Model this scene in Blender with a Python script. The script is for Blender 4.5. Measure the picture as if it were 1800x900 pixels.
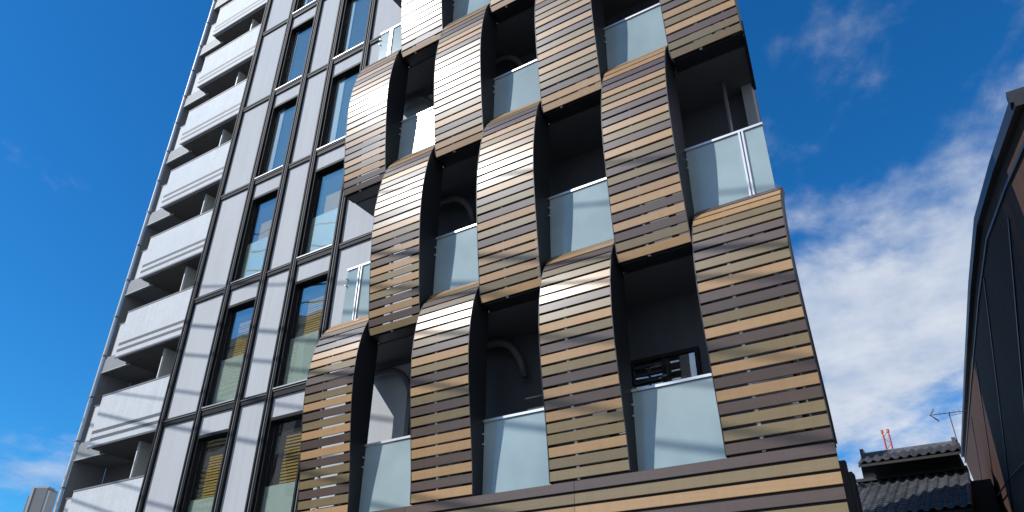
import bpy, math, random
from mathutils import Vector, Matrix
random.seed(7)
sc = bpy.context.scene
for o in list(bpy.data.objects): bpy.data.objects.remove(o)
C = sc.collection

# ------------------------------------------------------------------ camera
cam_d = bpy.data.cameras.new('camera'); cam = bpy.data.objects.new('camera', cam_d); C.objects.link(cam)
cam_d.sensor_width = 36.0; cam_d.lens = 36.0 * 1330.23 / 1800.0
cam_d.clip_start = 0.05; cam_d.clip_end = 6000
A, B, G = -0.57629, 0.54230, 0.01169            # yaw, pitch, roll
f_ = Vector((math.sin(A)*math.cos(B), math.cos(A)*math.cos(B), math.sin(B)))
r_ = Vector((math.cos(A), -math.sin(A), 0)); u_ = r_.cross(f_)
r2 = math.cos(G)*r_ + math.sin(G)*u_; u2 = -math.sin(G)*r_ + math.cos(G)*u_
CAM = Vector((14.6534, -9.0689, 1.6))
cam.matrix_world = Matrix(((r2.x, u2.x, -f_.x, CAM.x), (r2.y, u2.y, -f_.y, CAM.y), (r2.z, u2.z, -f_.z, CAM.z), (0, 0, 0, 1)))
sc.camera = cam

# ------------------------------------------------------------------ sun, sky, exposure
SUN = Vector((-0.5014, -0.5785, 0.6433)).normalized()
sun_d = bpy.data.lights.new('sun', 'SUN'); sun_d.energy = 4.4; sun_d.angle = math.radians(0.42); sun_d.color = (1.0, 0.97, 0.93)
sun = bpy.data.objects.new('sun', sun_d); C.objects.link(sun)
sun.rotation_euler = SUN.to_track_quat('Z', 'Y').to_euler(); sun.location = (-30, -40, 45)
w = bpy.data.worlds.new('World'); sc.world = w; w.use_nodes = True
nt = w.node_tree; nt.nodes.clear(); L = nt.links.new
def nd(t, **k):
    n = nt.nodes.new(t)
    for a, b in k.items(): setattr(n, a, b)
    return n
sky = nd('ShaderNodeTexSky', sky_type='NISHITA', sun_disc=False)
sky.sun_elevation = math.asin(SUN.z); sky.sun_rotation = math.atan2(SUN.x, SUN.y)
sky.air_density = 1.0; sky.dust_density = 0.25; sky.ozone_density = 4.0; sky.altitude = 100
hs = nd('ShaderNodeHueSaturation'); hs.inputs['Saturation'].default_value = 1.28; hs.inputs['Value'].default_value = 1.5
L(sky.outputs[0], hs.inputs['Color'])
tint = nd('ShaderNodeMix', data_type='RGBA', blend_type='MULTIPLY'); tint.inputs[0].default_value = 1.0
tint.inputs[7].default_value = (0.40, 0.90, 1.05, 1); L(hs.outputs[0], tint.inputs[6])
geo = nd('ShaderNodeTexCoord')
sep = nd('ShaderNodeSeparateXYZ'); L(geo.outputs['Generated'], sep.inputs[0])
def mth(op, a, b=None, c=None, clamp=False):
    n = nd('ShaderNodeMath', operation=op); n.use_clamp = clamp
    for i, v in enumerate((a, b, c)):
        if v is None: continue
        if isinstance(v, (int, float)): n.inputs[i].default_value = v
        else: L(v, n.inputs[i])
    return n.outputs[0]
zz = mth('ADD', mth('MAXIMUM', sep.outputs[2], 0.0), 0.22)
cx_ = mth('DIVIDE', sep.outputs[0], zz); cy_ = mth('DIVIDE', sep.outputs[1], zz)
cmb = nd('ShaderNodeCombineXYZ'); L(cx_, cmb.inputs[0]); L(cy_, cmb.inputs[1]); cmb.inputs[2].default_value = 6.9
nA = nd('ShaderNodeTexNoise'); nA.inputs['Scale'].default_value = 1.7; nA.inputs['Detail'].default_value = 9; nA.inputs['Roughness'].default_value = 0.56; nA.inputs['Distortion'].default_value = 0.35
L(cmb.outputs[0], nA.inputs['Vector'])
nB = nd('ShaderNodeTexNoise'); nB.inputs['Scale'].default_value = 6.0; nB.inputs['Detail'].default_value = 8; nB.inputs['Roughness'].default_value = 0.6
L(cmb.outputs[0], nB.inputs['Vector'])
# weather: cloud banks thicken towards the east and the horizon
east = mth('ADD', mth('MULTIPLY', sep.outputs[0], 0.55), mth('MULTIPLY', sep.outputs[2], -0.62))
cov = mth('ADD', mth('ADD', nA.outputs[0], east), mth('MULTIPLY', mth('SUBTRACT', nB.outputs[0], 0.5), 0.30))
mask = nd('ShaderNodeMapRange'); mask.interpolation_type = 'SMOOTHSTEP'
mask.inputs['From Min'].default_value = 0.07; mask.inputs['From Max'].default_value = 0.30
mask.inputs['To Min'].default_value = 0.0; mask.inputs['To Max'].default_value = 0.92
L(cov, mask.inputs['Value'])
shade = nd('ShaderNodeMapRange'); shade.inputs['From Min'].default_value = 0.3; shade.inputs['From Max'].default_value = 0.72
L(nB.outputs[0], shade.inputs['Value'])
ccol = nd('ShaderNodeMix', data_type='RGBA'); L(shade.outputs[0], ccol.inputs[0])
ccol.inputs[6].default_value = (4.3, 5.3, 7.0, 1); ccol.inputs[7].default_value = (8.0, 8.3, 8.8, 1)
# a few thin fair-weather wisps anywhere in the sky
off = nd('ShaderNodeVectorMath', operation='ADD'); off.inputs[1].default_value = (1.7, 7.6, -3.4); L(cmb.outputs[0], off.inputs[0])
nC = nd('ShaderNodeTexNoise'); nC.inputs['Scale'].default_value = 1.5; nC.inputs['Detail'].default_value = 9; nC.inputs['Roughness'].default_value = 0.6; nC.inputs['Distortion'].default_value = .5; L(off.outputs[0], nC.inputs['Vector'])
wisp = nd('ShaderNodeMapRange'); wisp.interpolation_type = 'SMOOTHSTEP'; wisp.inputs['From Min'].default_value = .58; wisp.inputs['From Max'].default_value = .74; wisp.inputs['To Max'].default_value = .6; L(nC.outputs[0], wisp.inputs['Value'])
mk = mth('MAXIMUM', mask.outputs[0], wisp.outputs[0])
skymix = nd('ShaderNodeMix', data_type='RGBA'); L(mk, skymix.inputs[0]); L(tint.outputs[2], skymix.inputs[6]); L(ccol.outputs[2], skymix.inputs[7])
bg = nd('ShaderNodeBackground'); bg.inputs['Strength'].default_value = 0.10; L(skymix.outputs[2], bg.inputs['Color'])
wo = nd('ShaderNodeOutputWorld'); L(bg.outputs[0], wo.inputs['Surface'])
sc.view_settings.view_transform = 'Standard'; sc.view_settings.look = 'None'
sc.view_settings.exposure = 0.0; sc.view_settings.gamma = 1.0; sc.view_settings.use_curve_mapping = False
sc.cycles.max_bounces = 8; sc.cycles.sample_clamp_indirect = 6

# ------------------------------------------------------------------ helpers
class MB:
    def __init__(s): s.v = []; s.f = []
    def quad(s, a, b, c, d):
        n = len(s.v); s.v += [tuple(a), tuple(b), tuple(c), tuple(d)]; s.f.append((n, n+1, n+2, n+3)); return s
    def box(s, x0, x1, y0, y1, z0, z1):
        n = len(s.v)
        s.v += [(x0,y0,z0),(x1,y0,z0),(x1,y1,z0),(x0,y1,z0),(x0,y0,z1),(x1,y0,z1),(x1,y1,z1),(x0,y1,z1)]
        s.f += [tuple(n+i for i in q) for q in ((0,3,2,1),(4,5,6,7),(0,1,5,4),(1,2,6,5),(2,3,7,6),(3,0,4,7))]
        return s
    def prism(s, poly, axis, a, b):
        """poly: 2D points, extruded along axis ('x': poly=(y,z); 'z': poly=(x,y))."""
        n = len(s.v); m = len(poly)
        for t in (a, b):
            for p, q in poly: s.v.append((t, p, q) if axis == 'x' else (p, q, t))
        s.f.append(tuple(range(n+m-1, n-1, -1))); s.f.append(tuple(range(n+m, n+2*m)))
        for i in range(m):
            j = (i+1) % m; s.f.append((n+i, n+j, n+m+j, n+m+i))
        return s
    def tube(s, pts, r, k=8, r1=None):
        pts = [Vector(p) for p in pts]; n0 = len(s.v); N = len(pts)
        for i, p in enumerate(pts):
            d = (pts[min(i+1, N-1)] - pts[max(i-1, 0)]).normalized()
            a = d.orthogonal().normalized() if i == 0 else (a - d*a.dot(d)).normalized()
            b = d.cross(a); rr = r if r1 is None else r + (r1-r)*i/(N-1)
            for j in range(k):
                t = 2*math.pi*j/k; s.v.append(tuple(p + rr*(math.cos(t)*a + math.sin(t)*b)))
        for i in range(N-1):
            for j in range(k):
                s.f.append((n0+i*k+j, n0+i*k+(j+1) % k, n0+(i+1)*k+(j+1) % k, n0+(i+1)*k+j))
        s.f.append(tuple(n0+j for j in reversed(range(k)))); s.f.append(tuple(n0+(N-1)*k+j for j in range(k)))
        return s
    def mesh(s, name, mat, smooth=False):
        me = bpy.data.meshes.new(name); me.from_pydata(s.v, [], s.f); me.materials.append(mat)
        import bmesh as _b
        bm = _b.new(); bm.from_mesh(me); _b.ops.recalc_face_normals(bm, faces=bm.faces); bm.to_mesh(me); bm.free()
        if smooth: me.polygons.foreach_set('use_smooth', [True]*len(me.polygons))
        return me
    def build(s, name, mat, parent=None, loc=None, smooth=False, bevel=0, **tags):
        o = bpy.data.objects.new(name, s.mesh(name, mat, smooth)); C.objects.link(o)
        if loc is not None: o.location = loc
        if parent is not None: o.parent = parent
        if bevel:
            m = o.modifiers.new('edge', 'BEVEL'); m.width = bevel; m.segments = 2; m.limit_method = 'ANGLE'
        for k, v in tags.items(): o[k] = v
        return o
def link(name, me, parent, loc=(0,0,0), rot=(0,0,0), **tags):
    o = bpy.data.objects.new(name, me); C.objects.link(o); o.parent = parent; o.location = loc; o.rotation_euler = rot
    for k, v in tags.items(): o[k] = v
    return o
def thing(name, label, cat, loc=(0,0,0), group=None):
    o = bpy.data.objects.new(name, None); C.objects.link(o); o.location = loc; o.empty_display_size = .3
    o['label'] = label; o['category'] = cat
    if group: o['group'] = group
    return o

# ------------------------------------------------------------------ materials
def mat(name, col, rough=.6, metal=0., spec=.5, var=.08, scale=(3, 3, 3), bump=0., bscale=40., island=0., coat=0., coat_r=.1, rvar=.0, stain=0.):
    m = bpy.data.materials.new(name); m.use_nodes = True; t = m.node_tree; p = t.nodes['Principled BSDF']
    N = t.nodes.new; K = t.links.new
    p.inputs['Roughness'].default_value = rough; p.inputs['Metallic'].default_value = metal; p.inputs['Specular IOR Level'].default_value = spec
    p.inputs['Coat Weight'].default_value = coat; p.inputs['Coat Roughness'].default_value = coat_r
    tc = N('ShaderNodeTexCoord'); mp = N('ShaderNodeMapping'); mp.inputs['Scale'].default_value = scale; K(tc.outputs['Object'], mp.inputs[0])
    oi = N('ShaderNodeObjectInfo'); ad = N('ShaderNodeVectorMath'); ad.operation = 'ADD'
    cr = N('ShaderNodeCombineXYZ'); ml = N('ShaderNodeMath'); ml.operation = 'MULTIPLY'; ml.inputs[1].default_value = 37.0
    K(oi.outputs['Random'], ml.inputs[0]); K(ml.outputs[0], cr.inputs[0]); K(ml.outputs[0], cr.inputs[1])
    K(mp.outputs[0], ad.inputs[0]); K(cr.outputs[0], ad.inputs[1])
    no = N('ShaderNodeTexNoise'); no.inputs['Scale'].default_value = 1.0; no.inputs['Detail'].default_value = 7; no.inputs['Roughness'].default_value = .62; K(ad.outputs[0], no.inputs['Vector'])
    mr = N('ShaderNodeMapRange'); mr.inputs['From Min'].default_value = .25; mr.inputs['From Max'].default_value = .75
    mr.inputs['To Min'].default_value = 1-var; mr.inputs['To Max'].default_value = 1+var; K(no.outputs['Fac'], mr.inputs['Value'])
    val = mr.outputs[0]
    if island:
        mi = N('ShaderNodeMapRange'); mi.inputs['To Min'].default_value = 1-island; mi.inputs['To Max'].default_value = 1+island; K(oi.outputs['Random'], mi.inputs['Value'])
        mm = N('ShaderNodeMath'); mm.operation = 'MULTIPLY'; K(val, mm.inputs[0]); K(mi.outputs[0], mm.inputs[1]); val = mm.outputs[0]
    if stain:   # rain streaks running down the face
        m2 = N('ShaderNodeMapping'); m2.inputs['Scale'].default_value = (9, 9, .35); K(tc.outputs['Object'], m2.inputs[0])
        n2 = N('ShaderNodeTexNoise'); n2.inputs['Scale'].default_value = 1.0; n2.inputs['Detail'].default_value = 6; K(m2.outputs[0], n2.inputs['Vector'])
        r2_ = N('ShaderNodeMapRange'); r2_.inputs['From Min'].default_value = .42; r2_.inputs['From Max'].default_value = .78; r2_.inputs['To Min'].default_value = 1; r2_.inputs['To Max'].default_value = 1-stain; K(n2.outputs['Fac'], r2_.inputs['Value'])
        mm = N('ShaderNodeMath'); mm.operation = 'MULTIPLY'; K(val, mm.inputs[0]); K(r2_.outputs[0], mm.inputs[1]); val = mm.outputs[0]
    vm = N('ShaderNodeVectorMath'); vm.operation = 'SCALE'; vm.inputs[0].default_value = col; K(val, vm.inputs['Scale']); K(vm.outputs[0], p.inputs['Base Color'])
    if rvar:
        rr = N('ShaderNodeMapRange'); rr.inputs['From Min'].default_value = .3; rr.inputs['From Max'].default_value = .7
        rr.inputs['To Min'].default_value = max(.02, rough-rvar); rr.inputs['To Max'].default_value = rough+rvar; K(no.outputs['Fac'], rr.inputs['Value']); K(rr.outputs[0], p.inputs['Roughness'])
    if bump:
        nb = N('ShaderNodeTexNoise'); nb.inputs['Scale'].default_value = bscale; nb.inputs['Detail'].default_value = 4; K(tc.outputs['Object'], nb.inputs['Vector'])
        bp = N('ShaderNodeBump'); bp.inputs['Strength'].default_value = bump; bp.inputs['Distance'].default_value = .01; K(nb.outputs['Fac'], bp.inputs['Height']); K(bp.outputs[0], p.inputs['Normal'])
    return m
def tile_mat(name, col, bw, bh, mortar, rough=.6):
    m = mat(name, col, rough, spec=.2, var=.05, stain=.10); t = m.node_tree; p = t.nodes['Principled BSDF']; N = t.nodes.new; K = t.links.new
    tc = N('ShaderNodeTexCoord'); sp = N('ShaderNodeSeparateXYZ'); K(tc.outputs['Object'], sp.inputs[0]); cb = N('ShaderNodeCombineXYZ')
    ad = N('ShaderNodeMath'); K(sp.outputs[0], ad.inputs[0]); K(sp.outputs[1], ad.inputs[1]); K(ad.outputs[0], cb.inputs[0]); K(sp.outputs[2], cb.inputs[1])
    b = N('ShaderNodeTexBrick'); b.inputs['Scale'].default_value = 1.0; b.inputs['Brick Width'].default_value = bw; b.inputs['Row Height'].default_value = bh
    b.inputs['Mortar Size'].default_value = .006; b.inputs['Color1'].default_value = (1,1,1,1); b.inputs['Color2'].default_value = (.93,.935,.95,1); b.inputs['Mortar'].default_value = (mortar,)*3+(1,)
    K(cb.outputs[0], b.inputs['Vector'])
    old = p.inputs['Base Color'].links[0].from_socket
    mx = N('ShaderNodeMix'); mx.data_type = 'RGBA'; mx.blend_type = 'MULTIPLY'; mx.inputs[0].default_value = 1; K(old, mx.inputs[6]); K(b.outputs['Color'], mx.inputs[7]); K(mx.outputs[2], p.inputs['Base Color'])
    bp = N('ShaderNodeBump'); bp.inputs['Strength'].default_value = .5; bp.inputs['Distance'].default_value = .004; bp.invert = True; K(b.outputs['Fac'], bp.inputs['Height']); K(bp.outputs[0], p.inputs['Normal'])
    return m
def glass_mat(name, tintc, rough=.02, refl=1.0, milky=0.0, milk=(.6,.7,.7)):
    m = bpy.data.materials.new(name); m.use_nodes = True; t = m.node_tree; t.nodes.clear(); N = t.nodes.new; K = t.links.new
    tr = N('ShaderNodeBsdfTransparent'); tr.inputs[0].default_value = tintc+(1,)
    gl = N('ShaderNodeBsdfGlossy'); gl.inputs['Roughness'].default_value = rough
    # gentle waviness of float glass
    tc = N('ShaderNodeTexCoord'); no = N('ShaderNodeTexNoise'); no.inputs['Scale'].default_value = 1.4; no.inputs['Detail'].default_value = 1; K(tc.outputs['Object'], no.inputs['Vector'])
    bp = N('ShaderNodeBump'); bp.inputs['Strength'].default_value = .06; bp.inputs['Distance'].default_value = .05; K(no.outputs['Fac'], bp.inputs['Height']); K(bp.outputs[0], gl.inputs['Normal'])
    base = tr.outputs[0]
    if milky:
        df = N('ShaderNodeBsdfDiffuse'); df.inputs[0].default_value = milk+(1,); tl = N('ShaderNodeBsdfTranslucent'); tl.inputs[0].default_value = milk+(1,)
        oi = N('ShaderNodeObjectInfo'); nz = N('ShaderNodeTexNoise'); nz.inputs['Scale'].default_value = 1.1; nz.inputs['Detail'].default_value = 5; K(tc.outputs['Object'], nz.inputs['Vector'])
        sm = N('ShaderNodeMath'); sm.operation = 'MULTIPLY_ADD'; sm.inputs[1].default_value = .12; K(oi.outputs['Random'], sm.inputs[0]); K(nz.outputs['Fac'], sm.inputs[2])
        mr = N('ShaderNodeMapRange'); mr.inputs['From Min'].default_value = .35; mr.inputs['From Max'].default_value = .75; mr.inputs['To Min'].default_value = .84; mr.inputs['To Max'].default_value = 1.12; K(sm.outputs[0], mr.inputs['Value'])
        vc = N('ShaderNodeVectorMath'); vc.operation = 'SCALE'; vc.inputs[0].default_value = milk; K(mr.outputs[0], vc.inputs['Scale']); K(vc.outputs[0], df.inputs[0])
        a = N('ShaderNodeMixShader'); a.inputs[0].default_value = .2; K(df.outputs[0], a.inputs[1]); K(tl.outputs[0], a.inputs[2])
        b = N('ShaderNodeMixShader'); b.inputs[0].default_value = milky; K(tr.outputs[0], b.inputs[1]); K(a.outputs[0], b.inputs[2]); base = b.outputs[0]
    lw = N('ShaderNodeLayerWeight'); lw.inputs['Blend'].default_value = .5      # Schlick reflectance, the same on both faces of a pane
    pw = N('ShaderNodeMath'); pw.operation = 'POWER'; pw.inputs[1].default_value = 5; K(lw.outputs['Facing'], pw.inputs[0])
    mu = N('ShaderNodeMath'); mu.operation = 'MULTIPLY_ADD'; mu.use_clamp = True; mu.inputs[1].default_value = 1-.045*refl; mu.inputs[2].default_value = .045*refl; K(pw.outputs[0], mu.inputs[0])
    mx = N('ShaderNodeMixShader'); K(mu.outputs[0], mx.inputs[0]); K(base, mx.inputs[1]); K(gl.outputs[0], mx.inputs[2])
    o = N('ShaderNodeOutputMaterial'); K(mx.outputs[0], o.inputs['Surface']); return m

M = {}
SL = dict(scale=(1.6, 60, 60), island=.12, stain=.10, rvar=.05, bump=.05, bscale=60)
M['T'] = mat('tan_slat', (.40, .236, .104), .50, spec=.3, var=.10, coat=.8, coat_r=.235, **SL)
M['O'] = mat('olive_slat', (.20, .140, .062), .50, spec=.3, var=.10, coat=.8, coat_r=.235, **SL)
M['D'] = mat('dark_brown_slat', (.086, .052, .038), .50, spec=.3, var=.12, coat=.8, coat_r=.235, **SL)
M['plate'] = mat('black_steel_plate', (.012, .014, .018), .5, var=.2)
M['fin'] = mat('black_aluminium_fin', (.011, .012, .014), .6, spec=.18, var=.15)
M['sunlit_line'] = mat('sunlit_line_grey', (.20, .205, .22), .6, spec=.2, var=.06)  # paler colour stands in for sun catching the groove of the black fins
M['sill'] = mat('satin_aluminium_sill', (.45, .46, .48), .4, metal=.4, var=.06)
M['rail'] = mat('brushed_rail_aluminium', (.62, .63, .64), .35, metal=.5, var=.06, scale=(2, 30, 30))
M['panel'] = mat('grey_cladding_panel', (.50, .522, .55), .75, spec=.12, var=.035, scale=(1, 1, .6), island=.03, stain=.09, bump=.03, bscale=150)
M['body'] = mat('dark_backing_wall', (.05, .052, .058), .7, var=.1)
M['charcoal'] = mat('charcoal_wall_paint', (.062, .066, .078), .6, var=.08, scale=(2, 2, .5), stain=.15)
M['soffit'] = mat('grey_soffit', (.085, .09, .10), .7, var=.08)
M['slab'] = mat('dark_slab_edge', (.03, .032, .036), .6, var=.1)
M['pipe'] = mat('grey_drain_pipe', (.13, .13, .135), .5, var=.12, scale=(9, 9, 2))
M['white'] = mat('white_paint', (.72, .73, .73), .45, var=.05)
M['wtile'] = tile_mat('white_mosaic_tile', (.66, .695, .725), .10, .05, .86)
M['wgroove'] = mat('grey_groove', (.10, .105, .115), .6, var=.08)
M['wsoffit'] = mat('taupe_soffit', (.16, .15, .148), .8, var=.12, scale=(2, 2, 2))
M['wwall'] = tile_mat('taupe_tile', (.20, .19, .188), .2, .06, .8, .6)
M['wcap'] = mat('grey_brown_cap', (.20, .19, .19), .5, var=.1)
M['wgrey'] = mat('grey_fascia', (.26, .27, .285), .6, var=.08, stain=.15)
M['frost'] = mat('frosted_partition', (.55, .56, .52), .5, var=.05)
M['winglass'] = glass_mat('window_glass', (.95, .97, .96), .015, 6.2)
M['frostglass'] = mat('mint_frosted_glass', (.80, .92, .84), .35, var=.06, coat=1.0, coat_r=.03, scale=(.8, .8, .8))
M['railglass'] = glass_mat('milky_rail_glass', (.42, .50, .53), .10, 1.3, .66, (.60, .74, .76))
M['mirrored_louvres'] = mat('straw_reflection', (.78, .52, .12), .7, var=.12, scale=(2, 30, 30))  # straw colour paints the reflection of louvres across the street
M['room'] = mat('dim_room', (.06, .06, .06), .8, var=.1)
M['brown'] = mat('brown_metal_siding', (.094, .057, .045), .8, spec=.06, var=.16, scale=(.5, .5, .5), rvar=.08, stain=.25)
M['brown_trim'] = mat('dark_roof_trim', (.02, .02, .024), .45, var=.15)
M['rtile'] = mat('blue_grey_roof_tile', (.105, .11, .122), .34, var=.22, scale=(9, 9, 9), island=.28, rvar=.08)
M['timber'] = mat('dark_timber_wall', (.028, .025, .024), .7, var=.25, scale=(3, 3, 9))
M['metal_pole'] = mat('dark_antenna_metal', (.035, .035, .04), .5, metal=.0, var=.1)
M['red'] = mat('red_mast_paint', (.52, .10, .07), .5, var=.1)
M['tower'] = mat('grey_tower_concrete', (.18, .185, .20), .8, var=.12, scale=(.4, .4, .1))
M['tower_light'] = mat('pale_tower_concrete', (.42, .43, .45), .8, var=.08, scale=(.4, .4, .1))
M['asphalt'] = mat('asphalt', (.05, .05, .052), .9, var=.2, scale=(2, 2, 2), bump=.3, bscale=120)
M['paving'] = mat('concrete_paving', (.28, .275, .265), .85, var=.12, scale=(2, 2, 2))
M['ground'] = mat('packed_ground', (.16, .15, .135), .95, var=.2, scale=(.3, .3, .3))
M['cable'] = mat('black_cable', (.015, .015, .015), .5)
M['concrete'] = mat('pole_concrete', (.34, .335, .32), .85, var=.1)
M['line'] = mat('white_road_paint', (.72, .72, .70), .7, var=.1, scale=(6, 6, 6))

# ------------------------------------------------------------------ setting
MB().box(-1500, 1500, -1500, 1500, -1, -.012).build('ground', M['ground'], kind='structure')
MB().box(-90, 90, -13.0, -4.0, -.5, .0).build('road', M['asphalt'], kind='structure')
MB().box(-90, 90, -4.0, -1.9, -.5, .13).build('pavement', M['paving'], kind='structure')
MB().box(-90, 90, -15.2, -13.0, -.5, .13).build('pavement', M['paving'], kind='structure')
for y in (-12.5, -4.6):
    MB().box(-90, 90, y, y+.15, .001, .005).build('road_marking', M['line'], kind='structure')

# ------------------------------------------------------------------ apartment building
APT = thing('apartment_building', 'tall apartment building with grey panels, black fins and bulging timber-coloured slat balconies', 'building')
H0, FH = 6.7404, 2.9
ZT = H0 + FH*6
VX = [0.0, 1.237, 2.402, 3.32, 4.517]
XL = 6.72                                   # light cladding ends here behind the balconies
# core behind the cladding
MB().prism([(0.02, .16), (XL, .16), (XL, .20), (13.04, .20), (12.5, 2.5), (.02, 2.5)], 'z', 0, ZT).build('core', M['body'], APT)
# side wall strip at the open right end and balcony back wall
MB().box(XL, 13.06, .10, .196, 3.6, ZT).build('balcony_back_wall', M['charcoal'], APT)
# ground storey
MB().box(XL-.02, 13.05, .02, .19, 0, 3.55).build('ground_floor_wall', M['charcoal'], APT)
for x in (7.3, 9.2, 11.1):
    g = MB().box(x, x+1.6, -.02, .016, .1, 2.7).build('shop_window', M['fin'], APT)
    MB().box(x+.06, x+1.54, -.034, -.024, .16, 2.64).build('pane', M['winglass'], g)
def fin_v(x, z0, z1):
    o = MB().box(x-.085, x+.085, -.045, .05, z0, z1).build('vertical_fin', M['fin'], APT)
    m = MB()
    m.box(x-.085, x-.045, -.066, -.047, z0, z1).box(x+.045, x+.085, -.066, -.047, z0, z1)
    m.build('flange', M['fin'], o)
    MB().box(x-.009, x+.009, -.060, -.047, z0, z1).build('sunlit_line', M['sunlit_line'], o)  # added pale strip painted as the sunlit line along the fin
for x in VX: fin_v(x, 0.2, ZT)
RNG = range(-2, 6)
for k in RNG:
    z0 = H0 + FH*k; z1 = z0 + FH
    zb = max(z0, .2)
    def hfin(xa, xb, sill=False):
        o = MB().box(xa+.088, xb-.088, -.040, .05, zb-.072, zb+.072).build('horizontal_fin', M['fin'], APT)
        MB().box(xa+.088, xb-.088, -.056, -.042, zb+.012 if not sill else zb+.035, zb+.026 if not sill else zb+.050).build('sunlit_line', M['sunlit_line'], o)
    hfin(0, VX[1]); hfin(VX[1], VX[2], True); hfin(VX[2], VX[3]); hfin(VX[3], VX[4], True); hfin(VX[4], 5.68)
    # grey panels
    MB().box(.089, VX[1]-.089, 0, .10, zb+.076, z1-.076).build('cladding_panel', M['panel'], APT)
    MB().box(VX[2]+.089, VX[3]-.089, 0, .10, zb+.076, z1-.076).build('cladding_panel', M['panel'], APT)
    MB().box(VX[4]+.089, 5.66, 0, .10, zb+.076, z1-.076).build('cladding_panel', M['panel'], APT)
    MB().box(5.67, XL-.004, 0, .10, zb-.074, z1-.076).build('cladding_panel', M['panel'], APT)
    for (xa, xb) in ((VX[1], VX[2]), (VX[3], VX[4])):
        zh = z1 - .50                       # window head
        MB().box(xa+.089, xb-.089, 0, .10, zh+.03, z1-.076).build('cladding_panel', M['panel'], APT)
        x0, x1, y1 = xa+.089, xb-.089, .155
        m = MB()                            # reveal and frame
        m.box(x0, x0+.05, -.02, y1, zb+.078, zh+.022); m.box(x1-.05, x1, -.02, y1, zb+.078, zh+.022)
        m.box(x0+.05, x1-.05, -.02, y1, zh-.04, zh+.022); m.box(x0+.05, x1-.05, -.02, y1, zb+.078, zb+.12)
        win = m.build('window', M['fin'], APT)
        gx0, gx1, gz0, gz1 = x0+.055, x1-.055, zb+.125, zh-.045
        gm = gz0 + (gz1-gz0)*(.47 if k < 2 else .40)
        MB().box(gx0, gx1, .150, .1545, gz0, gz1).build('room_back', M['room'], win)
        MB().box(gx0, gx1, .092, .10, gz0, gz1).build('pane', M['winglass'], win)
        if k < 2: MB().box(gx0+.01, gx1-.01, .108, .118, gz0+.004, gm).build('frosted_pane', M['frostglass'], win)
        else: MB().box(gx0+.02, gx0+.02+(gx1-gx0)*random.uniform(.12, .3), .125, .135, gz0+.004, gz1-.01).build('curtain', M['frost'], win)
        if k <= 1:
            random.seed(100*k + int(xa*10))
            m = MB(); nb = 15; bx0 = gx0 + .34*(gx1-gx0)
            zt_ = gz1 - (random.uniform(.28, .48) if k < 1 else random.uniform(.6, .8)); sag = random.uniform(-.03, .03)
            for i in range(nb):
                zz_ = gm + .01 + (zt_-gm)*(i+.5)/nb
                dz_ = random.uniform(-.004, .004); m.box(bx0+sag+random.uniform(0, .012), gx1-.01, .128, .140, zz_-.022+dz_, zz_+.010+dz_)
            m.build('mirrored_louvres', M['mirrored_louvres'], win)  # slats added behind the pane as a painted reflection of the louvres opposite
        MB().box(x0, x1, -.075, -.022, zb+.074, zb+.098).build('sill', M['sill'], win)

# -------- balconies with slat screens
EX = [5.714, 6.786, 7.867, 8.935, 10.02, 11.13, 12.199, 13.31]
GY = -.87                                   # glass plane
BOT = [3.96, 6.67, 9.80, 12.79, 15.70, 18.6]    # lower edge of the screens, storey by storey
TOP = [4.18, 7.20, 10.33, 13.32, 16.22, 19.1]   # upper edge of the screen below = foot of the glass
RAILZ = [4.98, 8.28, 11.30, 14.21, 17.1, 20.0]
PROF = [(0, -1.10), (.03, -1.135), (.10, -1.18), (.22, -1.235), (.36, -1.29), (.50, -1.33), (.62, -1.335), (.74, -1.295), (.85, -1.225), (.93, -1.12), (1.0, -.93)]
def prof(t):
    for (a, ya), (b, yb) in zip(PROF, PROF[1:]):
        if t <= b: return ya + (yb-ya)*(t-a)/(b-a)
    return PROF[-1][1]
PROF0 = [(0, -1.078), (.10, -1.10), (.22, -1.15), (.36, -1.22), (.50, -1.275), (.62, -1.30), (.74, -1.28), (.85, -1.22), (.93, -1.12), (1.0, -.93)]
def profs(t): return (prof(max(0, t-.03)) + 2*prof(t) + prof(min(1, t+.03)))/4 if .03 < t < .97 else prof(t)
PITCH, BW, BT = .147, .118, .018
SEQ = {(7,0): 'DTTOODDOOTDDOTDOTDTDOODODO', (5,0): 'OTDOOTTDOTODTODTDTOOTO', (3,0): 'TODOTOTODTODTODODTTDTD', (1,0): 'TTODDTTODDOTDOTDTDOODO',
       (6,1): 'TOTTDDTOTDDTODTODODTTDTDOT', (4,1): 'TTODDTOTOTODOTDODTODTTOTO', (2,1): 'TOTDOTDOTOTDOTODTDTOTODTDO',
       (5,2): 'TODTDOTDTDOOTDTDOTDTOODTTDO', (3,2): 'TDOTODOTTDOTDODTOTDOTDOTTO', (1,2): 'TODTOTDOTDOTTODTOTDDTOTDDT', (7,2): 'OTDOTDOTOTDOTTDOTODTOTDO', (2,3): 'TODTODOTDTOTDOTTOTDO'}
slat_mesh = {}
def slat_me(i, c, x0, x1, bw=BW):
    key = (i, c, round(bw, 3), round(x1-x0, 3))
    if key not in slat_mesh:
        h = (x1-x0)/2; m = MB(); e = .004
        m.prism([(BT/2, -bw/2), (-BT/2+e, -bw/2), (-BT/2, -bw/2+e), (-BT/2, bw/2-e), (-BT/2+e, bw/2), (BT/2, bw/2)], 'x', -h, h)
        slat_mesh[key] = m.mesh('slat', M[c])
    return slat_mesh[key]
upper = {c: MB() for c in 'TOD'}
def curve(r):
    zb, zt = BOT[r], TOP[r+1]; n = 400
    global PROF
    keep = PROF
    if r == 0: PROF = PROF0
    out_ = [(profs(i/n), zb + (zt-zb)*i/n) for i in range(n+1)]; PROF = keep
    return out_
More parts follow.
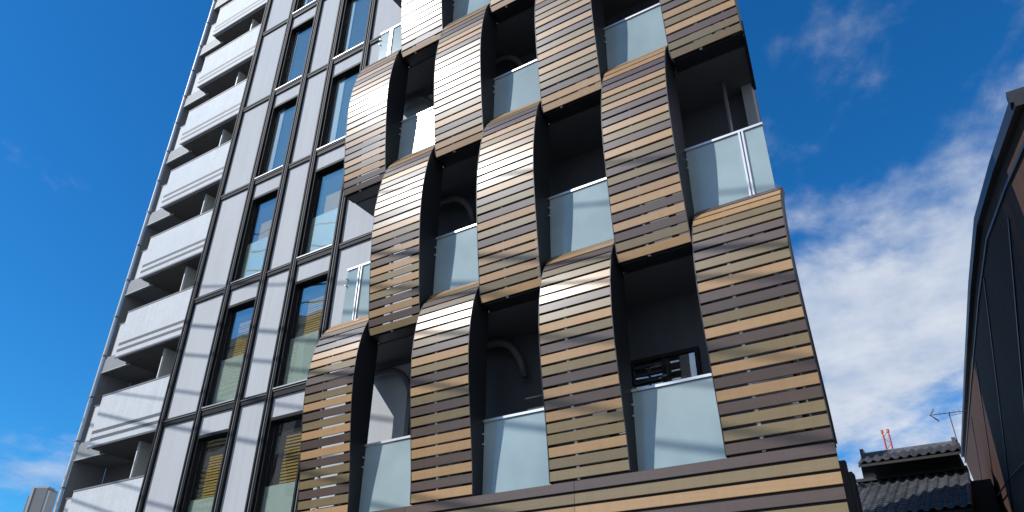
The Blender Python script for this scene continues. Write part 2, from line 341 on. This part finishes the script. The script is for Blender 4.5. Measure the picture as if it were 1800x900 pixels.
for r in range(0, 5):
    cv = curve(r); S = [0]
    for (a, b), (c, d) in zip(cv, cv[1:]): S.append(S[-1] + math.hypot(c-a, d-b))
    def at(s):
        s = max(0, min(S[-1], s)); import bisect
        i = min(max(bisect.bisect_left(S, s), 1), len(S)-1); t = (s-S[i-1])/(S[i]-S[i-1])
        return (cv[i-1][0]+(cv[i][0]-cv[i-1][0])*t, cv[i-1][1]+(cv[i][1]-cv[i-1][1])*t)
    n = round(S[-1]/PITCH); pit = S[-1]/n
    for c in range(1, 8):
        if (c + r) % 2 == 0: continue
        x0, x1 = EX[c-1]+.03, EX[c]-.035 + (.05 if c == 7 and r == 0 else 0)
        poly = [(y-.011, z) for y, z in cv[::12]]
        # dark side plates close the bulge at both ends
        plate = MB()
        for xs in (x0-.011, x1+.001):
            pl = [(y, z) for y, z in poly] + ([(GY+.02, cv[-1][1]), (GY+.02, cv[0][1])] if not (c == 7 and xs > x0+.1) else [(y+.13, z) for y, z in reversed(cv[::12])])
            plate.prism(pl, 'x', xs, xs+.010)
        frame = plate.build('slat_screen', M['plate'], APT)
        hx = x0 + (x1-x0)*random.choice((.30, .36, .42))
        hang = MB(); hp = [(y+.014, z) for y, z in cv[::12]]
        hang.prism(hp + [(y+.03, z) for y, z in reversed(hp)], 'x', hx-.018, hx+.018)
        hang.build('hanger_strip', M['white'], frame)
        if c == 7:
            ed = MB(); ed.prism([(y+.014, z) for y, z in cv[::12]] + [(y+.05, z) for y, z in reversed(cv[::12])], 'x', x1-.16, x1-.002); ed.build('edge_strip', M['plate'], frame)
        inner = MB(); hp2 = [(y+.16, z) for y, z in cv[20:-30:12]]
        inner.prism(hp2 + [(y+.20, z) for y, z in reversed(hp2)], 'x', x1-.28, x1-.24)
        inner.build('hanger_rail', M['plate'], frame)
        MB().box(x0+.02, x1-.02, cv[0][0]+.03, GY+.02, cv[0][1]-.01, cv[0][1]+.06).build('bottom_rail', M['plate'], frame)
        seq = SEQ.get((c, r)) or ''.join(random.choice('TOD') for _ in range(40))
        seen = {(c2, r2_) for c2, r2_ in SEQ}
        for i in range(n):
            s = (i+.5)*pit; y, z = at(s); (ya, za), (yb, zb_) = at(s-pit*.45), at(s+pit*.45)
            ang = math.atan2(-(yb-ya), zb_-za)      # lean of the board
            j = n-1-i; col = seq[j % len(seq)]
            vis = (r < 2) or (r == 2 and (c in (1, 3) or (c == 5 and i < 15) or (c == 7 and i < 10))) or (r == 3 and ((c == 2 and i < 10) or (c == 4 and i < 4)))
            if vis:
                link('slat', slat_me(c, col, x0, x1), frame, ((x0+x1)/2, y+random.uniform(-.003, .003), z+random.uniform(-.003, .003)), (ang+random.uniform(-.02, .02), random.uniform(-.0016, .0016), 0))
            else:
                mb = upper[col]; dy, dz = math.sin(-ang), math.cos(ang)
                ny, nz = -dz*BT/2, dy*BT/2; h = BW/2
                mb.prism([(y-dy*h-ny, z-dz*h-nz), (y-dy*h+ny, z-dz*h+nz), (y+dy*h+ny, z+dz*h+nz), (y+dy*h-ny, z+dz*h-nz)], 'x', x0, x1)
for c, nm in (('T', 'tan'), ('O', 'olive'), ('D', 'dark')):
    upper[c].build('upper_slat_field', M[c], APT, kind='stuff', label=nm + ' slats of the screens higher up')
# flat band of slats below the lowest balconies
band = MB().box(5.75, 13.32, -1.05, -1.00, 2.98, 3.94).build('slat_band', M['plate'], APT)
BSEQ = 'DOTDOTO'
for i in range(7):
    z = 3.96 - PITCH*(i+.5)
    for x0, x1 in ((5.744, 7.80), (7.806, 10.37), (10.376, 13.33)):
        link('slat', slat_me(90+i, BSEQ[i], x0, x1), band, ((x0+x1)/2, -1.075, z))
# slabs, soffits, ceilings
for k in range(0, 6):
    zs = BOT[k] - .02
    s = MB().prism([(5.76, GY+.03), (13.225, GY+.03), (13.06, .098), (5.76, .098)], 'z', zs+.012, zs+.24).build('balcony_slab', M['slab'], APT)
    MB().prism([(5.77, GY+.05), (13.215, GY+.05), (13.055, .094), (5.77, .094)], 'z', zs, zs+.010).build('soffit', M['soffit'], s)
# right end: dark edge beam on the slab and rear corner post
for k in range(1, 6):
    MB().prism([(13.262, -1.06), (13.30, -1.06), (13.10, .09), (13.062, .09)], 'z', BOT[k]-.05, BOT[k]+.24).build('slab_edge_beam', M['plate'], APT)
MB().box(12.91, 13.06, -.06, .094, 3.6, ZT).build('corner_post', M['wgrey'], APT)
# glass guards
def guard(c, k, post=None, x_left=None):
    x0 = (EX[c-1]-.03) if x_left is None else x_left; x1 = EX[c]+.03
    if c == 7: x1 = 13.25
    z0, z1 = TOP[k]-.06, RAILZ[k]
    if k == 0: z0 = 3.93
    g = MB().box(x0, x1, GY-.028, GY+.028, z1-.012, z1+.022).build('glass_guard', M['rail'], APT)
    segs = [(x0+.01, x1-.01)]
    if post:
        segs = [(x0+.01, post-.035), (post+.035, x1-.01)]
        m = MB(); m.box(post-.032, post-.008, GY-.045, GY+.03, z0-.05, z1-.016); m.box(post+.008, post+.032, GY-.03, GY+.03, z0-.05, z1-.016)
        m.build('post', M['rail'], g)
    for a, b in segs:
        MB().box(a, b, GY-.006, GY+.006, z0, z1-.02).build('glass_pane', M['railglass'], g)
    for zc in (z1-.18, z1-.32):
        MB().tube([(x0+.02, GY-.05, zc), (x0+.02, GY+.0, zc)], .013, 8).build('clamp', M['rail'], g)
for c in range(1, 8):
    for k in range(0, 5):
        if (c + k) % 2 == 1: continue
        if c == 1: guard(c, k, 6.19, 5.86)
        elif c == 7: guard(c, k, 12.955)
        else: guard(c, k)
# balcony doors on the back wall
for c in (6,):
    for k in (0, 2):
        x0, x1 = EX[c-1]-.43, EX[c]-.50
        z0 = BOT[k]+.24; z1 = z0+1.62 if k else 5.80
        m = MB(); t = .05; y0 = .03
        m.box(x0, x0+t, y0, .098, z0, z1); m.box(x1-t, x1, y0, .098, z0, z1); m.box(x0+t, x1-t, y0, .098, z1-t, z1); m.box(x0+t, x1-t, y0, .098, z0, z0+t)
        xm = (x0+x1)/2; m.box(xm-.03, xm+.03, y0+.01, .098, z0+t, z1-t)
        d = m.build('balcony_door', M['fin'], APT)
        MB().box(xm+.035, x1-t-.002, .060, .066, z0+t, z1-t).build('pane', M['winglass'], d)
        MB().box(x0+t+.002, xm-.035, .072, .078, z0+t, z1-t).build('pane', M['winglass'], d)
        MB().box(x0+t, x1-t, .088, .096, z0+t, z1-t).build('room_back', M['room'], d)
        m = MB()
        for i in range(12):
            zz_ = z1-t-.06-i*.11; m.box(x0+t+.01, xm-.05, .05, .068, zz_-.02, zz_+.012)
        m.build('louvre', M['slab'], d)
# drain pipes and ceiling ducts
M['duct'] = mat('dark_duct', (.085, .085, .09), .6, var=.1)
def pipe(name, pts, r): return MB().tube(pts, r, 10).build(name, M['duct' if name == 'duct' else 'pipe'], APT, smooth=True)
for k in range(1, 4): pipe('drain_pipe', [(12.71, -.30, BOT[k]+.2), (12.71, -.30, BOT[k+1]-.03)], .030)
def arc(p0, p1, p2, n=8):
    a, b, c = map(Vector, (p0, p1, p2)); return [a*(1-t)**2 + 2*b*t*(1-t) + c*t*t for t in [i/n for i in range(n+1)]]
for c, k in ((2, 0), (4, 0), (3, 1), (4, 2), (2, 2)):
    x = EX[c-1]-.75; zt = BOT[k+1]-.16
    pipe('duct', [(x-.1, -.16, zt)] + arc((x+.35, -.16, zt), (x+.68, -.16, zt), (x+.82, -.10, zt-.38)) + [(x+.86, -.05, zt-.62)], .055)
    MB().box(x+.05, x+.35, -.62, -.56, zt+.10, zt+.135).build('ceiling_bar', M['white'], APT)  # short white bar just below the soffit
# dark stack at the side of the building
MB().box(12.80, 13.075, .9, 1.0, 0, 4.29).box(12.80, 13.11, 1.01, 1.2, 0, 4.17).build('side_stack', M['slab'], APT)

# air conditioners behind the lowest screens
for c, lab in ((1, 'leftmost lowest screen'), (3, 'second lowest screen from the left'), (5, 'third lowest screen from the left'), (7, 'rightmost lowest screen')):
    x0 = EX[c-1]+.26; z0 = BOT[0]+.24
    t = thing('air_conditioner', 'white outdoor air conditioner unit glimpsed through slats of the ' + lab, 'air conditioner', (x0, -.62, z0), 'air conditioners behind the slats')
    MB().box(0, .66, 0, .28, .05, .62).build('casing', M['white'], t, bevel=.015)
    m = MB()
    for i in range(9): m.box(.06, .44, -.012, -.003, .10+i*.055, .118+i*.055)
    m.build('grille', M['pipe'], t)
    m = MB().box(.06, .12, .02, .26, 0, .048).box(.54, .60, .02, .26, 0, .048); m.build('foot', M['slab'], t)

# ------------------------------------------------------------------ white tiled neighbour
WY = 2.6
NB = thing('tiled_building', 'white tiled apartment block with stacked balconies behind the grey panelled facade', 'building', (-4.3, WY, 0))
def wb(m, name, mt, parent=None): 
    o = m.build(name, mt, parent or NB); 
    if parent is None: o.matrix_parent_inverse = Matrix.Translation((4.3, -WY, 0))
    return o
wb(MB().box(-8.97, -3.5, WY+1.45, WY+5, 0, 30.5), 'core', M['wwall'])
wb(MB().box(-9.05, -8.98, WY+.42, WY+1.45, 0, 30.5), 'end_wall', M['wgrey'])
pipe_w = wb(MB().tube([(-9.06, WY+.36, 0), (-9.06, WY+.36, 30.5)], .05, 10), 'downpipe', M['white'])
for i in range(20): MB().box(-9.13, -8.99, WY+.30, WY+.415, 1.5+i*1.42, 1.54+i*1.42).build('bracket', M['wgrey'], pipe_w)
for k in range(-2, 10):
    zt = 6.87 + 2.8485*k
    if zt > 30.4: break
    p = MB().box(-7.69, -3.5, WY, WY+.14, zt-1.60, zt-.045)
    par = wb(p, 'balcony_parapet', M['wtile'])
    MB().box(-7.70, -3.5, WY-.012, WY+.152, zt-.043, zt).build('cap', M['wcap'], par)
    for dz in (1.17, 1.39): MB().box(-7.68, -3.5, WY-.004, WY-.001, zt-dz-.05, zt-dz+.05).build('groove', M['wgroove'], par)
    MB().box(-7.66, -3.5, WY-.014, WY-.001, zt-1.66, zt-1.60).build('drip_edge', M['wgroove'], par)
    # set-back return at the corner
    ret = wb(MB().box(-8.72, -7.692, WY+.42, WY+.52, zt-1.17, zt-.04), 'return_parapet', M['wtile'])
    MB().box(-8.80, -7.692, WY+.41, WY+.53, zt-.038, zt).build('cap', M['wcap'], ret)
    MB().box(-8.80, -8.725, WY+.44, WY+.50, zt-1.17, zt-.04).build('end_frame', M['wcap'], ret)
    sl = wb(MB().box(-7.688, -3.5, WY+.142, WY+1.448, zt-1.62, zt-1.42), 'balcony_slab', M['wsoffit'])
    MB().box(-8.975, -7.69, WY+.40, WY+1.446, zt-1.70, zt-1.175).build('corner_fascia', M['wgrey'], sl)
    MB().box(-8.975, -7.50, WY+.385, WY+.45, zt-1.725, zt-1.702).build('edge_trim', M['frost'], sl)
    pt = wb(MB().box(-5.52, -5.47, WY+.30, WY+1.40, zt-1.40, zt+1.15), 'partition', M['frost'])
    MB().box(-5.545, -5.50, WY+.26, WY+.298, zt-1.40, zt+1.15).build('post', M['white'], pt)
    dr = wb(MB().box(-7.3, -5.9, WY+1.40, WY+1.446, zt-1.40, zt+.55), 'balcony_door', M['fin'])
    MB().box(-7.25, -6.63, WY+1.385, WY+1.397, zt-1.35, zt+.50).build('pane', M['winglass'], dr)
    MB().box(-6.57, -5.95, WY+1.385, WY+1.397, zt-1.35, zt+.50).build('pane', M['winglass'], dr)

# ------------------------------------------------------------------ dark brown building on the right
D = Vector((-.0759, .9971, 0)); Nn = Vector((.9971, .0759, 0)); W0 = 2.0
def wp(s, z, o=0.): p = CAM + D*s + Nn*(W0+o); return (p.x, p.y, z)
BR = thing('brown_building', 'dark brown metal-clad building with sloping roof edge at the right side', 'building', wp(8.3, 0))
def br(m, name, mt, **k):
    o = m.build(name, mt, BR, **k); o.matrix_parent_inverse = Matrix.Translation(-Vector(wp(8.3, 0))); return o
out = [(8.35, 0), (39.3, 0), (39.3, 9.19), (45, 13.16), (26.3, 10.96), (18.0, 9.93), (14.0, 9.30), (10.9, 8.42), (8.35, 7.62)]
m = MB(); n = len(out)
for o_ in (0, 5.0):
    for s, z in out: m.v.append(wp(s, z, o_))
m.f.append(tuple(range(n))); m.f.append(tuple(range(2*n-1, n-1, -1)))
for i in range(n): m.f.append((i, (i+1) % n, n+(i+1) % n, n+i))
br(m, 'siding_wall', M['brown'])
def strip(a, b, dz, t, o0=-.05):
    m = MB(); P = []
    for o_ in (o0, t):
        for (s, z) in (a, b): P += [wp(s, z, o_), wp(s, z+dz, o_)]
    n = len(m.v); m.v += P
    m.f += [(0, 2, 3, 1), (4, 5, 7, 6), (0, 1, 5, 4), (2, 6, 7, 3), (0, 4, 6, 2), (1, 3, 7, 5)]; return m
top = out[3:]
for (a, b) in zip(top, top[1:]):
    br(strip((a[0], a[1]-.10), (b[0], b[1]-.10), .17, 5.05, -.10), 'roof_edge', M['brown_trim'])
    br(strip((a[0], a[1]-.42), (b[0], b[1]-.42), .05, .01, -.03), 'edge_trim', M['brown_trim'])
for z0 in (21.6, 18.2, 15.4, 12.9, 10.6):
    a = (10.5, z0-.235*10.5); b = (41, z0-.235*41)
    def ztop(s):
        for (p, q) in zip(top[::-1], top[::-1][1:]):
            if p[0] <= s <= q[0]: return p[1] + (q[1]-p[1])*(s-p[0])/(q[0]-p[0])
        return 0
    ss = [8.6+i*.5 for i in range(62)]; ok = [s for s in ss if z0-.235*s < ztop(s)-.5 and z0-.235*s > .1 and s < 39]
    if len(ok) > 3: br(strip((ok[0], z0-.235*ok[0]), (ok[-1], z0-.235*ok[-1]), .05, .005, -.02), 'cladding_seam', M['brown_trim'])
br(MB().tube([wp(38.0, 8.95, -.06), wp(30, 7.78, -.12), wp(23.1, 6.83, -.1), wp(18.9, 6.18, -.06)], .022, 6), 'service_cable', M['cable'])
m = MB(); g0 = Vector(wp(8.5, 7.55, -.05))
br(MB().box(g0.x-.07, g0.x+.5, g0.y-.12, g0.y+.02, g0.z+.06, g0.z+.22), 'gutter_end', M['brown_trim'])

# ------------------------------------------------------------------ house with tiled roofs
HX0, HX1 = 10.35, 13.72
HS = thing('tile_roof_house', 'low dark house with two tiers of blue-grey roof tiles behind the alley', 'house', (12, 20, 0))
def hs_(m, name, mt, **k):
    o = m.build(name, mt, HS, **k); o.matrix_parent_inverse = Matrix.Translation((-12, -20, 0)); return o
hs_(MB().box(HX0+.2, HX1-.1, 19.9, 25, 0, 9.28), 'wall', M['timber'])
hs_(MB().box(HX0+.3, HX1-.1, 15.5, 19.8, 0, 6.35), 'lower_wall', M['timber'])
def roof(name, xa, xb, yr, zr, ye, ze, cols, rows):
    L_ = math.hypot(yr-ye, zr-ze); ang = math.atan2(zr-ze, yr-ye)
    m = MB(); m.v = [(xa, ye, ze-.10), (xb, ye, ze-.10), (xb, yr, zr-.10), (xa, yr, zr-.10), (xa, ye, ze-.02), (xb, ye, ze-.02), (xb, yr, zr-.02), (xa, yr, zr-.02)]
    m.f = [(0,3,2,1),(4,5,6,7),(0,1,5,4),(1,2,6,5),(2,3,7,6),(3,0,4,7)]
    rf = hs_(m, name, M['timber'])
    wx = (xb-xa)/cols; ly = L_/rows
    t = MB(); K = 7                       # one pan tile: a shallow S in section
    pr = []
    for i in range(K+1):
        u = i/K; h = .055*math.sin(math.pi*min(1, max(0, (u-.52)/.48))) - .022*math.sin(math.pi*min(1, u/.52)) + .03
        pr.append((u*wx*1.04, h))
    for yy, lift in ((0, .030), (ly*1.12, .0)):
        for (u, h) in pr: t.v.append((u, yy, h+lift))
    for (u, h) in pr: t.v.append((u, 0, h+.004))
    for i in range(K):
        t.f.append((i, i+1, K+2+i, K+1+i)); t.f.append((2*K+2+i, 2*K+3+i, i+1, i))
    me = t.mesh('roof_tile', M['rtile'])
    for r in range(rows):
        for c in range(cols):
            link('roof_tile', me, rf, (xa+c*wx, ye+math.cos(ang)*ly*r+random.uniform(-.008, .008), ze+math.sin(ang)*ly*r), (ang, random.uniform(-.012, .012), 0))
    return rf
low = roof('lower_roof', HX0-.05, HX1+.05, 19.85, 8.50, 14.6, 6.32, 12, 19)
upr = roof('upper_roof', HX0+.32, HX1+.02, 20.0, 9.42, 18.55, 8.84, 11, 6)
rd = hs_(MB().box(HX0+.36, HX1-.15, 19.92, 20.18, 9.36, 9.50), 'ridge', M['rtile'])
for i in range(9):
    x = HX0+.38+i*.33
    MB().tube([(x, 20.05, 9.52), (x+.32, 20.05, 9.52)], .085, 8).build('ridge_tile', M['rtile'], rd, smooth=False)
MB().box(HX0+.28, HX0+.40, 19.86, 20.24, 9.36, 9.70).build('ridge_end', M['rtile'], rd)
MB().box(HX1-.18, HX1-.06, 19.86, 20.24, 9.36, 9.66).build('ridge_end', M['rtile'], rd)
hs_(MB().box(HX1-.08, 14.3, 20.6, 25, 0, 8.35), 'rear_wall', M['timber'])
hs_(MB().box(HX0+.0, HX1+.05, 19.5, 19.9, 8.50, 8.60), 'flashing', M['slab'])

AN = thing('tv_antenna', 'thin television antenna on a mast above the tiled roof', 'antenna', (13.69, 20.0, 9.45))
MB().tube([(0, 0, -.05), (.0, 0, 1.02)], .016, 6).build('mast', M['metal_pole'], AN)
bm_ = MB().tube([(-.60, 0, 1.10), (.55, 0, 1.06)], .012, 6).build('boom', M['metal_pole'], AN)
MB().tube([(0, .0, .98), (0, 0, 1.09)], .022, 6).build('bracket', M['metal_pole'], AN)
for i in range(6):
    x = -.28 + i*.15; MB().tube([(x, -.16, 1.09), (x, .16, 1.09)], .006, 5).build('element', M['metal_pole'], bm_)
MB().tube([(-.42, 0, 1.32), (-.58, 0, 1.10), (-.36, 0, .88)], .014, 6).build('reflector', M['metal_pole'], bm_)
MB().tube([(-.42, .2, 1.32), (-.58, .02, 1.10), (-.36, .2, .88)], .010, 6).build('reflector', M['metal_pole'], bm_)
MB().tube([(.05, 0, .98), (.35, 0, 1.0), (.5, 0, 1.05)], .008, 5).build('wire', M['cable'], AN)

RM = thing('lattice_mast', 'distant red lattice mast rising behind the tiled roof', 'mast', (1.0, 120, 0))
for x in (-.42, .42):
    MB().tube([(x*1.3, 0, 0), (x, 0, 39.8)], .11, 6).build('leg', M['red'], RM)
    MB().tube([(x, 0, 39.7), (x, 0, 40.2)], .22, 6).build('lamp', M['red'], RM)
    MB().tube([(x*1.3, .8, 0), (x, .8, 39.6)], .10, 6).build('leg', M['red'], RM)
for i in range(26):
    z = 14+i; x = .44
    MB().tube([(-x, 0, z), (x, 0, z+1)] if i % 2 else [(x, 0, z), (-x, 0, z+1)], .05, 5).build('brace', M['red'], RM)

TW = thing('concrete_tower', 'distant grey concrete stair tower at the far left', 'tower', (-92.0, 43, 0))
TW.rotation_euler = (0, 0, math.radians(28)); TW.scale = (.72, .72, .995)
MB().box(-1.5, 1.3, -1.5, 1.5, 0, 26.2).build('shaft', M['tower'], TW)
MB().box(-2.2, -1.52, -1.2, 1.2, 0, 25.2).build('side_shaft', M['tower'], TW)
MB().box(-1.62, -1.2, -1.62, -1.51, 0, 26.3).build('fin', M['tower_light'], TW)
MB().box(1.31, 1.75, -1.4, 1.0, 0, 25.9).build('fin', M['tower_light'], TW)
MB().box(-1.2, 1.0, -1.0, 1.0, 26.2, 26.5).build('roof_slab', M['tower_light'], TW)
for i in range(5): MB().box(-2.6, -2.22, -.8, .6, 22.2+i*.62, 22.6+i*.62).build('louvre', M['tower_light'], TW)

# ------------------------------------------------------------------ building across the street (mirrored in the lower windows)
OB = thing('office_block', 'beige office block with straw-coloured louvres across the street, mirrored in the lower windows', 'building', (-24, -24, 0))
M['beige'] = mat('beige_render', (.42, .38, .32), .85, var=.08, scale=(.4, .4, .2), stain=.2)
M['louvre'] = mat('straw_louvre', (.55, .40, .17), .7, var=.12, scale=(.6, 20, 20))
MB().box(-13, 12, -6, 6.9, 0, 20.4).build('wall', M['beige'], OB)
MB().box(-13.2, 12.2, -6.2, 7.2, 20.4, 20.9).build('roof_slab', M['concrete'], OB)
for fl in range(6):
    for i in range(6):
        x0 = -12.2 + i*4.05; z0 = 1.0 + fl*3.25
        wn = MB().box(x0, x0+3.1, 6.905, 6.96, z0, z0+2.3).build('window', M['fin'], OB)
        MB().box(x0+.08, x0+3.02, 6.962, 6.975, z0+.08, z0+2.22).build('pane', M['room'], wn)
        lv = MB()
        for j in range(9): lv.box(x0+.9, x0+3.0, 7.02, 7.12, z0+.15+j*.24, z0+.27+j*.24)
        lv.build('louvre', M['louvre'], wn)
# ------------------------------------------------------------------ overhead cables across the street (their shadows cross the facade)
lines = [(8.34, -.28, .027), (7.50, -.28, .024), (6.72, -.28, .030), (5.15, -.26, .027), (10.05, -.27, .022), (9.05, -.30, .034)]
ends = ((-3.0, 10.6), (13.0, 15.0))
for i, (a, b, rad) in enumerate(lines):
    P = [Vector((x, 0, a+b*x)) + SUN*(t+.12*i) for x, t in ends]
    d = (P[1]-P[0])
    pts = [P[0] + d*u for u in [-1.5+.25*j for j in range(16)]]
    MB().tube(pts, rad, 6).build('overhead_cable', M['cable'], label='black overhead cable strung above the street in front of the facade', category='cable', group='overhead street cables')
